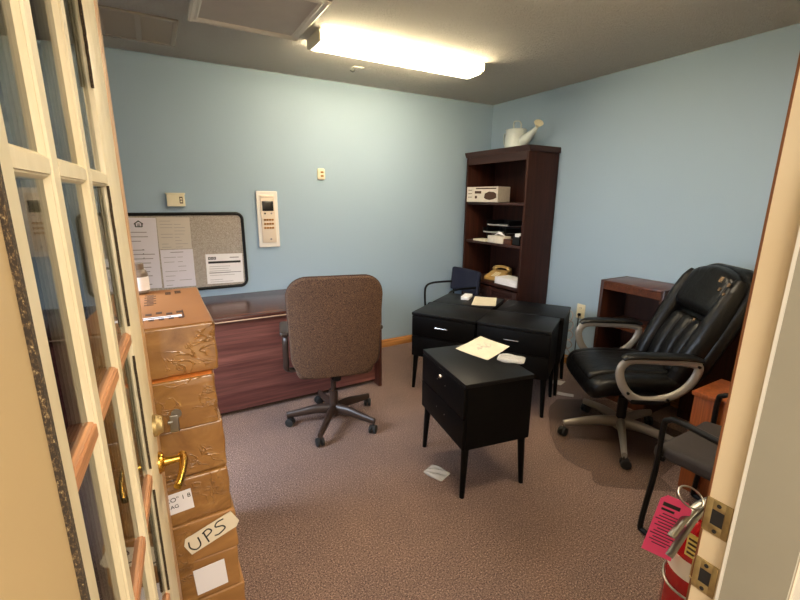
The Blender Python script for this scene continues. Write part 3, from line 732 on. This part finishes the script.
# ------------------------------------------------------------------ black nightstands
def nightstand(label, loc, rz, handle=True):
    W_, D_, H_ = .535, .405, .655
    t = thing('nightstand', label, 'cabinet', loc, rz, 'black two drawer cabinets on tapered legs')
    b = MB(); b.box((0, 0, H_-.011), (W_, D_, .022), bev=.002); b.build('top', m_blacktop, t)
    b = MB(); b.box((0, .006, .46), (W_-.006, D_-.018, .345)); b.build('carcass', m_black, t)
    for k, z in enumerate((.546, .375)):
        b = MB(); b.box((0, -D_/2+.006, z), (W_-.012, .018, .166), bev=.0015)
        if not (handle and k == 0):
            for s in (-1, 1): b.cyl((s*.05, -D_/2-.003, z+.01), (s*.05, -D_/2-.0035, z+.01), .0035, seg=8, mi=1)
        d_ = b.build('drawer', [m_black, m_steel], t)
        if handle and k == 0:
            b = MB(); b.tube([(-.055, -D_/2-.003, z+.012), (-.052, -D_/2-.022, z+.012), (.052, -D_/2-.022, z+.012), (.055, -D_/2-.003, z+.012)], .0048, 8); o = b.build('handle', m_chrome, d_); o['label'] = 'chrome bar handle'
        elif not handle and k == 0:
            b = MB(); b.lathe([(0, 0), (.012, 0), (.012, .01), (.008, .016), (0, .018)], M=Matrix.Translation((.0, -D_/2-.003, z+.045)) @ Matrix.Rotation(R(90), 4, 'X')); b.build('lock', m_chrome, d_)
    for sx in (-1, 1):
        for sy in (-1, 1):
            b = MB(); b.cyl((sx*(W_/2-.03), sy*(D_/2-.03), .29), (sx*(W_/2-.017), sy*(D_/2-.017), 0), .021, .013, 14); b.build('leg', m_black, t)
    return t
nightstand('nearest black two drawer cabinet on legs, standing apart with paper on top', (-1.838, -2.048, 0), R(-99.8), False)
u_ = Vector((.53, -.848, 0)); v_ = Vector((.848, .53, 0)); FL = Vector((-1.605, -.985, 0))
cen = lambda i, j, du=0, dv=0: FL+u_*(.2675+i*.541+du)+v_*(.2025+j*.411+dv)
nightstand('black cabinet of the four cluster nearest the brown chair, chrome handle facing door', cen(0, 0), R(-58))
nightstand('black cabinet of the four cluster nearest the leather chair, behind standalone cabinet', cen(1, 0), R(-58))
nightstand('black cabinet of the four cluster beside the navy chair, white envelope on top', cen(0, 1, .0, .006), R(122))
nightstand('black cabinet of the four cluster beside the power outlet, its back row', cen(1, 1, .03, .006), R(122))
# papers
def sheet(name, label, pts, z, mt, cat, curl=.004, extra=None, group=None, th=.001):
    """pts: four world corners in order; thin, slightly curled sheet"""
    c = sum((Vector((p[0], p[1], 0)) for p in pts), Vector())/4
    q = [Vector((p[0], p[1], 0))-c for p in pts]
    def P(u, v, dz=0):
        a = q[0].lerp(q[1], u); d = q[3].lerp(q[2], u); r = a.lerp(d, v)
        return Vector((r.x, r.y, .0012+dz+curl*((2*u-1)**2*abs(2*v-1))))
    b = MB(); b.quadgrid(8, 8, lambda u, v: P(u, v)); b.quadgrid(8, 8, lambda u, v: P(u, v, th))
    if extra: extra(b, P)
    o = b.build(name, [mt, m_softink, m_beigep], loc=(c.x, c.y, z)); return tag(o, label, cat, group)
def diagram(b, P):
    rnd = random.Random(4)
    for k in range(9):
        u, v = rnd.uniform(.25, .8), rnd.uniform(.2, .8)
        pts = [P(u+rnd.uniform(-.08, .08), v+rnd.uniform(-.1, .1), .0014) for _ in range(4)]
        b.tube(pts, .0011, 5, 3, mi=2)
sheet('instruction_sheet', 'cream instruction sheet lying on the standalone black cabinet', [(-1.53, -1.735), (-1.50, -1.975), (-1.775, -2.085), (-1.82, -1.845)], .655, m_manila, 'paper', .003, diagram)
sheet('paper_sheet', 'white paper sheet lying on the four black cabinets', [(-.80, -.80), (-.66, -.94), (-.88, -1.17), (-1.04, -1.04)], .655, m_manila, 'paper', .002)
b = MB(); b.rbox((0, 0, .016), (.075, .16, .030), .006, 3); o = b.build('paper_roll_pack', m_paper, loc=(-.915, -.82, .6555), rz=R(-52)); tag(o, 'narrow white folded packet beside the paper sheet on black cabinets', 'packet')
# hardware bag
def hwbag(name, label, loc, rz, w_, l_, h_, seed):
    rnd = random.Random(seed)
    t = thing(name, label, 'plastic bag', loc, rz)
    def fn(x, y, z, co): return Vector((co.x*(1-.1*abs(y)), co.y, h_*.5+co.z*(1-.7*abs(y)**3)*(1+.25*math.sin(7*x+4*y))))
    b = MB(); b.rbox((0, 0, 0), (w_, l_, h_), h_*.45, 12, fn); b.build('bag', m_bag, t)
    b = MB()
    for k in range(9):
        p = Vector((rnd.uniform(-.3, .3)*w_, rnd.uniform(-.3, .3)*l_, h_*.42)); a = rnd.uniform(0, 2*PI); d_ = Vector((math.cos(a), math.sin(a), 0))*.011
        b.cyl(p-d_, p+d_, .0018, seg=8); b.cyl(p+d_, p+d_*1.2, .0038, seg=8)
    b.build('screws', m_chrome, t)
    return t
hwbag('hardware_bag', 'clear bag of screws lying beside the instruction sheet', (-1.665, -2.155, .6605), R(38), .10, .15, .022, 3)
hwbag('plastic_bag', 'small clear plastic bag lying on carpet by cabinet leg', (-2.07, -2.04, .001), R(20), .10, .13, .02, 5)

# ------------------------------------------------------------------ five star base + caster
def star_base(t, Rb, start, m_leg, m_cast, hub_z=.12, capm=None, flat=(1, .7), wr=.029):
    n = 5
    b = MB(); b.lathe([(0, hub_z-.045), (.036, hub_z-.045), (.045, hub_z-.02), (.045, hub_z+.01), (.034, hub_z+.03), (0, hub_z+.03)]); hub = b.build('hub', m_leg, t)
    for k in range(n):
        a = R(start+72*k); d_ = Vector((math.cos(a), math.sin(a), 0)); z_ = Vector((0, 0, 1))
        b = MB(); b.tube([d_*.02+z_*hub_z, d_*.12+z_*(hub_z+.005), d_*(Rb*.7)+z_*(hub_z-.01), d_*(Rb+.008)+z_*.082], [.040, .034, .028, .023], 12, 4, flat=flat, upv=(0, 0, 1)); lg = b.build('base_leg', m_leg, t)
        if capm:
            b = MB(); b.tube([d_*(Rb*.72)+z_*(hub_z+.004), d_*(Rb-.02)+z_*(.098)], [.017, .016], 10, flat=(.5, .9), upv=(0, 0, 1)); b.build('foot_pad', capm, lg)
        cdir = a+R(40+60*k)
        cx = Vector((math.cos(cdir), math.sin(cdir), 0)); c0 = d_*Rb
        b = MB(); b.cyl(c0+z_*.05, c0+z_*.09, .007, seg=10)
        side = Vector((-cx.y, cx.x, 0)); wc = c0+cx*.012+z_*wr
        for s in (-1, 1): b.tube([wc+side*s*.006, wc+side*s*.008, wc+side*s*.022, wc+side*s*.024], [wr*.8, wr, wr, wr*.85], 18)
        b.rbox(wc+z_*.014, (.036, .03, .03), .012, 3); b.build('caster', m_cast, lg)

# brown task chair (faces the desk)
t = thing('office_chair', 'brown tweed swivel office chair facing the mahogany desk', 'chair', (-2.368, -1.20, 0), R(76))
star_base(t, .315, -59, m_brownplastic, m_rubber, .105)
b = MB(); b.cyl((0, 0, .13), (0, 0, .25), .030); b.cyl((0, 0, .25), (0, 0, .40), .018); b.build('gas_column', m_brownplastic, t)
b = MB(); b.box((0, 0, .405), (.22, .18, .035), bev=.01); b.tube([(0, -.09, .40), (.02, -.2, .395)], .006, 8); b.build('mechanism', m_blackmetal, t)
b = MB(); b.rbox((.03, 0, .465), (.50, .52, .095), .045, 10, lambda x, y, z, co: Vector((co.x, co.y*(1-.06*max(0, -x)), co.z+.012*y*y-.02*max(0, x)**3))); b.build('seat', m_tweed, t)
def backfn(x, y, z, co):
    # x thickness, y width, z height; gentle wrap and narrower bottom
    return Vector((co.x+.03*y*y*.8-.012*(1-z*z), co.y*(1-.10*max(0, -z)**1.5-.02*max(0, z)), co.z))
TB = Matrix.Translation((-.255, 0, .772)) @ Matrix.Rotation(R(-7), 4, 'Y')
def roundback(mb, th, w_, h_, rc, M, x0=0, n=12, mi=0, bend=None):
    """upright slab with big rounded corners in y-z, pillowed in x"""
    t2 = bmesh.new(); nu, nv = 40, 9
    out = rrect(w_, h_, rc, 9)
    rings = []
    for k in range(nv):
        a = -PI/2+PI*k/(nv-1); xx = math.sin(a)*th/2; inset = (1-math.cos(a))*th*.42
        rings.append([(xx, p[0]*(1-2*inset/w_), p[1]*(1-2*inset/h_)) for p in out])
    def addring(r): return [t2.verts.new(bend(Vector((x0+p[0], p[1], p[2]))) if bend else Vector((x0+p[0], p[1], p[2]))) for p in r]
    R_ = []
    inner = [.75, .5, .25]
    first = [[(rings[0][i][0]-.15*th*(1-f*f), rings[0][i][1]*f, rings[0][i][2]*f) for i in range(len(out))] for f in reversed(inner)]
    last = [[(rings[-1][i][0]+.15*th*(1-f*f), rings[-1][i][1]*f, rings[-1][i][2]*f) for i in range(len(out))] for f in inner]
    R_ = [addring(r) for r in first+rings+last]
    for A, B in zip(R_, R_[1:]):
        for i in range(len(A)): t2.faces.new((A[i], A[(i+1) % len(A)], B[(i+1) % len(A)], B[i]))
    t2.faces.new(list(reversed(R_[0]))); t2.faces.new(R_[-1])
    mb.merge(t2, M, mi)
bendb = lambda p: Vector((p.x+.35*p.y*p.y, p.y*(1-.10*max(0, -p.z/.32)**1.4), p.z))
b = MB(); roundback(b, .085, .545, .635, .115, TB, .012, bend=bendb); b.build('backrest', m_tweed, t)
b = MB(); roundback(b, .030, .575, .66, .125, TB, -.022, bend=bendb); b.build('back_shell', m_tweed, t)
b = MB(); b.tube([bendb(Vector((-.006, p[0], p[1]))) for p in rrect(.572, .658, .125, 9)], .005, 8, closed=True, M=TB); b.build('piping', m_tweed2, t)
b = MB(); b.tube([(-.06, 0, .40), (-.17, 0, .395), (-.215, 0, .42), (-.225, 0, .50)], .014, 10, 5, flat=(.5, 2.0)); b.build('back_bar', m_blackmetal, t)
for s in (-1, 1):
    b = MB(); b.tube([(.02, s*.20, .415), (.02, s*.30, .42), (-.03, s*.305, .50), (-.06, s*.305, .63), (-.02, s*.305, .675), (.16, s*.305, .675), (.17, s*.305, .62), (.06, s*.305, .46)], .016, 10, 5, flat=(1, 1.4)); ar = b.build('armrest', m_brownplastic, t)
    b = MB(); b.rbox((.04, s*.305, .70), (.27, .062, .034), .016, 6); b.build('arm_pad', m_brownplastic, ar)

# ------------------------------------------------------------------ chair mat (left lip is toward the cabinets)
mp_ = [(-.70, -1.74), (-.86, -1.80), (-.94, -1.86), (-1.15, -2.06), (-1.26, -2.20), (-1.30, -2.30), (-1.295, -2.40), (-1.27, -2.46), (-1.34, -2.53), (-1.33, -2.57), (-1.24, -2.645), (-1.02, -2.80), (-.97, -2.69), (-.70, -2.66), (-.36, -2.5), (-.36, -1.95)]
b = MB(); b.prism([(x, y, .001) for x, y in mp_], (0, 0, .003)); o = b.build('chair_mat', m_mat); tag(o, 'dark translucent plastic chair mat on carpet under leather chair', 'chair mat')

# ------------------------------------------------------------------ executive leather chair
t = thing('executive_chair', 'black leather executive chair with silver loop arms, worn headrest', 'chair', (-.795, -2.315, .0046), R(145.2))
star_base(t, .352, 0, m_silver, m_rubber, .115, m_blackplastic)
b = MB(); b.cyl((0, 0, .13), (0, 0, .29), .030); b.cyl((0, 0, .29), (0, 0, .42), .020); b.build('gas_column', m_blackplastic, t)
b = MB(); b.box((0, 0, .415), (.28, .20, .04), bev=.01); b.tube([(.02, -.1, .41), (.04, -.27, .40)], .006, 8); b.build('mechanism', m_blackmetal, t)
def seatfn(x, y, z, co): return Vector((co.x, co.y*(1+.04*x), co.z-.055*max(0, x-.1)**2+.018*abs(y)**3+.008*math.sin(6*y)*(z > 0)))
b = MB(); b.rbox((.045, 0, .465), (.54, .53, .14), .066, 12, seatfn); b.build('seat', m_leather, t)
b = MB(); b.rbox((.07, 0, .525), (.47, .36, .05), .024, 10, lambda x, y, z, co: Vector((co.x, co.y, co.z-.05*max(0, x-.2)**2))); b.build('seat_cushion', m_leather, t)
TE = Matrix.Translation((-.165, 0, .47)) @ Matrix.Rotation(R(-24), 4, 'Y')    # local z runs up the back
def ebend(p):
    hgt = p.z-.36
    return Vector((p.x+.25*p.y*p.y+.10*max(0, p.z-.45)**2, p.y*(1-.05*max(0, hgt/.36)**2.2-.06*max(0, -hgt/.36)), p.z))
def eshift(M_): return M_
b = MB(); roundback(b, .085, .585, .79, .17, TE, -.075, bend=lambda p: ebend(Vector((p.x, p.y, p.z+.385)))); b.build('back_shell', m_leather, t)
# side bolsters
for s in (-1, 1):
    b = MB(); b.tube([ebend(Vector((-.005, s*.22, z_))) for z_ in (.03, .12, .26, .40, .53, .63, .69)], [.045, .062, .068, .068, .064, .054, .03], 14, 4, M=TE, flat=(1, .85)); b.build('side_bolster', m_leather, t)
b = MB(); b.rbox((0, 0, 0), (.125, .45, .31), .062, 10, lambda x, y, z, co: ebend(Vector((co.x-.004-.02*y*y, co.y*(1-.10*max(0, z)**2), co.z+.595-.05*y*y*max(0, z)))), M=TE); b.build('head_cushion', m_leather, t)
for k in range(3):
    b = MB(); b.rbox((0, 0, 0), (.085, .106, .37), .042, 8, lambda x, y, z, co, k=k: ebend(Vector((co.x-.002+.008*math.cos(3*z), co.y+(k-1)*.103, co.z+.235))), M=TE); b.build('lumbar_pad', m_leather, t)
for (yy, zz, s_) in ((.13, .665, .030), (.16, .61, .018), (.225, .645, .020), (.225, .59, .014), (.11, .40, .016)):
    p = ebend(Vector((.050 if yy < .18 else .054, yy, zz)))
    b = MB(); b.rbox(p, (.012, s_*.9, s_*1.2), .005, 4, M=TE); o = b.build('worn_patch', m_scuff, t); o['label'] = 'tan worn spot in the leather'
for s in (-1, 1):
    yv = s*.352
    lp = [(.190, yv, .655), (.206, yv, .60), (.175, yv, .515), (.11, yv, .455), (.02, yv, .445), (-.09, yv, .475), (-.17, yv, .545), (-.205, yv, .64), (-.16, yv, .675), (.0, yv, .682), (.14, yv, .682)]
    b = MB(); b.tube(lp, .021, 12, 5, closed=True, flat=(.75, 1.15), upv=(0, 1, 0)); ar = b.build('armrest', m_silver, t); ar['label'] = 'silver loop armrest'
    b = MB(); b.tube([(.20, yv, .685), (.15, yv, .705), (.0, yv, .708), (-.15, yv, .705), (-.215, yv, .69)], [.018, .029, .031, .030, .018], 12, 5, flat=(.62, 1.25), upv=(0, 0, 1)); b.build('arm_pad', m_leather, ar)
    b = MB(); b.box((.04, s*.29, .437), (.18, .16, .03), bev=.006); b.build('arm_bracket', m_blackmetal, ar)
    b = MB()
    for q in ((.155, .49), (-.06, .46), (-.195, .66)): b.cyl((q[0], yv+s*.014, q[1]), (q[0], yv+s*.0235, q[1]), .008, seg=12)
    b.build('bolt', m_blackmetal, ar)

# ------------------------------------------------------------------ guest chair by door (sled frame, faces the room)
t = thing('guest_chair', 'black sled base guest armchair with grey seat beside door jamb', 'chair', (-1.222, -3.07, 0), R(90))
for s in (-1, 1):   # local +x = room side, +y = left (world -x)
    yv = s*.240
    b = MB(); b.tube([(-.25, yv, .012), (.10, yv, .012), (.185, yv, .014), (.205, yv, .05), (.180, yv, .36), (.178, yv, .57), (.160, yv, .608), (.10, yv, .618), (-.20, yv, .590), (-.235, yv, .62), (-.255, yv, .84)], .0125, 10, 5); fr = b.build('side_frame', m_blackmetal, t)
    b = MB(); b.tube([(.10, yv, .620), (-.18, yv, .594)], .0135, 10); b.build('arm_pad', m_blackplastic, fr)
b = MB(); b.cyl((-.25, -.24, .012), (-.25, .24, .012), .0125); b.cyl((.16, -.24, .415), (.16, .24, .415), .010); b.cyl((-.18, -.24, .415), (-.18, .24, .415), .010); b.build('crossbar', m_blackmetal, t)
b = MB(); b.rbox((-.015, 0, .435), (.46, .452, .055), .024, 8, lambda x, y, z, co: Vector((co.x, co.y, co.z+.012*y*y*(z > 0)-.015*max(0, x)**3))); b.build('seat', m_seatgrey, t)
b = MB(); b.rbox((-.235, 0, .73), (.05, .50, .26), .022, 6, lambda x, y, z, co: Vector((co.x-.03*(1-y*y), co.y, co.z))); b.build('backrest', m_seatgrey, t)

# ------------------------------------------------------------------ navy chair behind the cabinets (faces left)
t = thing('stacking_chair', 'navy blue upholstered armchair between cabinets and tall bookcase', 'chair', (-.685, -.315, 0), R(180))
for s in (-1, 1):   # local +x = world -x; +y = world -y
    yv = s*.205
    b = MB(); b.tube([(.20, yv, .0), (.205, yv, .30), (.22, yv, .55), (.205, yv, .635), (.14, yv, .665), (.0, yv, .668), (-.14, yv, .66), (-.16, yv, .64)], .011, 10, 5); b.tube([(-.20, yv, 0), (-.165, yv, .40), (-.16, yv, .64), (-.185, yv, .80)], .011, 10, 5); b.build('side_frame', m_blackmetal, t)
b = MB(); b.rbox((.0, 0, .44), (.40, .39, .05), .022, 6); b.build('seat', m_navy, t)
b = MB(); b.rbox((-.178, 0, .70), (.045, .45, .245), .02, 8, lambda x, y, z, co: Vector((co.x+.03*y*y-.09*co.z, co.y, co.z))); b.build('backrest', m_navy, t)

# ------------------------------------------------------------------ wires and scraps
b = MB(); b.rbox((-.0235, -1.355, .515), (.022, .026, .026), .008, 3); b.tube([(-.03, -1.358, .515), (-.050, -1.37, .50), (-.055, -1.375, .40), (-.055, -1.375, .20), (-.09, -1.40, .06), (-.13, -1.44, .012), (-.2, -1.47, .008)], .004, 8, 5)
tag(b.build('power_lead', m_blackplastic), 'black power cord plugged into the wall outlet and hanging down', 'cord')
b = MB(); rnd = random.Random(9)
for k in range(5):
    cx, cy, cz = -.07, -1.285+.004*k, .14+.075*k
    pts = [(cx+.02*math.sin(a*2+k), cy+(.050+.003*k)*math.cos(a), cz-.0+.055*math.sin(a)+.01*k) for a in [2*PI*i/10 for i in range(10)]]
    b.tube(pts, .005, 7, 4, closed=True)
tag(b.build('cable_bundle', m_softink), 'tangled bundle of grey cables at right wall below outlet', 'cables')
sheet('floor_scrap', 'larger pale paper scrap on carpet near the chair mat', [(-.42, -1.47), (-.37, -1.55), (-.47, -1.58), (-.51, -1.50)], .001, m_beigep, 'paper scrap', .002, group='paper scraps on the carpet')
sheet('floor_scrap', 'thin pale paper scrap nearest the cabinet leg on carpet', [(-.59, -1.65), (-.52, -1.75), (-.56, -1.78), (-.64, -1.68)], .001, m_beigep, 'paper scrap', .002, group='paper scraps on the carpet')

# ------------------------------------------------------------------ fire extinguisher on the front wall
t = thing('fire_extinguisher', 'red fire extinguisher with pink tag on wall beside jamb', 'fire extinguisher', (-2.26, -3.393, .435))
b = MB(); b.lathe([(0, 0), (.058, 0), (.062, .006), (.062, .29), (.057, .325), (.038, .355), (.020, .368), (.018, .378), (0, .378)], seg=32); b.build('cylinder', m_red, t)
b = MB(); b.lathe([(.0625, .235), (.0632, .235), (.0632, .285), (.0625, .285)], seg=32); b.build('label_band', m_label, t)
b = MB(); b.lathe([(0, .375), (.018, .375), (.020, .39), (.016, .415), (.010, .425), (0, .427)]); b.build('valve', m_oldbrass, t)
b = MB(); b.tube([(0, .004, .412), (-.05, .008, .392), (-.135, .008, .330)], .010, 8, 4, flat=(.3, .85)); b.build('handle', m_steel, t)
b = MB(); b.tube([(0, .004, .428), (-.05, .012, .418), (-.125, .016, .372)], .010, 8, 4, flat=(.3, .85)); b.build('trigger_lever', m_steel, t)
b = MB(); b.tube([(-.050+.032*math.cos(a), .022+.024*math.sin(a), .440+.012*math.sin(a)) for a in [2*PI*i/10 for i in range(10)]], .0024, 6, 3, closed=True); b.build('pull_ring', m_steel, t)
b = MB(); b.lathe([(0, 0), (.017, 0), (.017, .012), (0, .013)], M=Matrix.Translation((.0, -.018, .40)) @ Matrix.Rotation(R(90), 4, 'X')); b.build('gauge', m_steel, t)
b = MB(); b.box((-.066, -.010, .335), (.002, .034, .06), bev=.0005)
for k in range(4): b.box((-.0675, -.010, .315+k*.012), (.001, .026, .005), mi=1)
o = b.build('instruction_plate', [m_yellow, m_boxink], t); o['label'] = 'yellow striped instruction plate'
TG = Matrix.Translation((-.085, .032, .442)) @ Matrix.Rotation(R(-60), 4, 'Z') @ Matrix.Rotation(R(8), 4, 'Y') @ Matrix.Rotation(R(90), 4, 'X')
b = MB(); b.prism([(-.031, -.165, 0), (.031, -.165, 0), (.031, -.014, 0), (.02, 0, 0), (-.02, 0, 0), (-.031, -.014, 0)], (0, 0, .001), M=TG)
for k in range(11): b.box((-.002, -.05-.0085*k, .0012), (.050*(.6+.4*((k*7) % 5)/4), .0022, .0006), M=TG, mi=1)
b.box((-.006, -.024, .0012), (.034, .010, .0006), M=TG, mi=1); b.box((-.010, -.038, .0012), (.026, .006, .0006), M=TG, mi=1)
b.build('inspection_tag', [m_pink, m_ink], t, False)['label'] = 'bright pink inspection tag'
b = MB(); b.box((0, -.082, .25), (.04, .034, .26)); b.tube([(.0, -.072, .20), (.066, -.04, .20), (.066, .03, .20), (0, .066, .20), (-.066, .03, .20), (-.066, -.04, .20)], .003, 6, 4, closed=True); b.build('wall_bracket', m_steel, t)
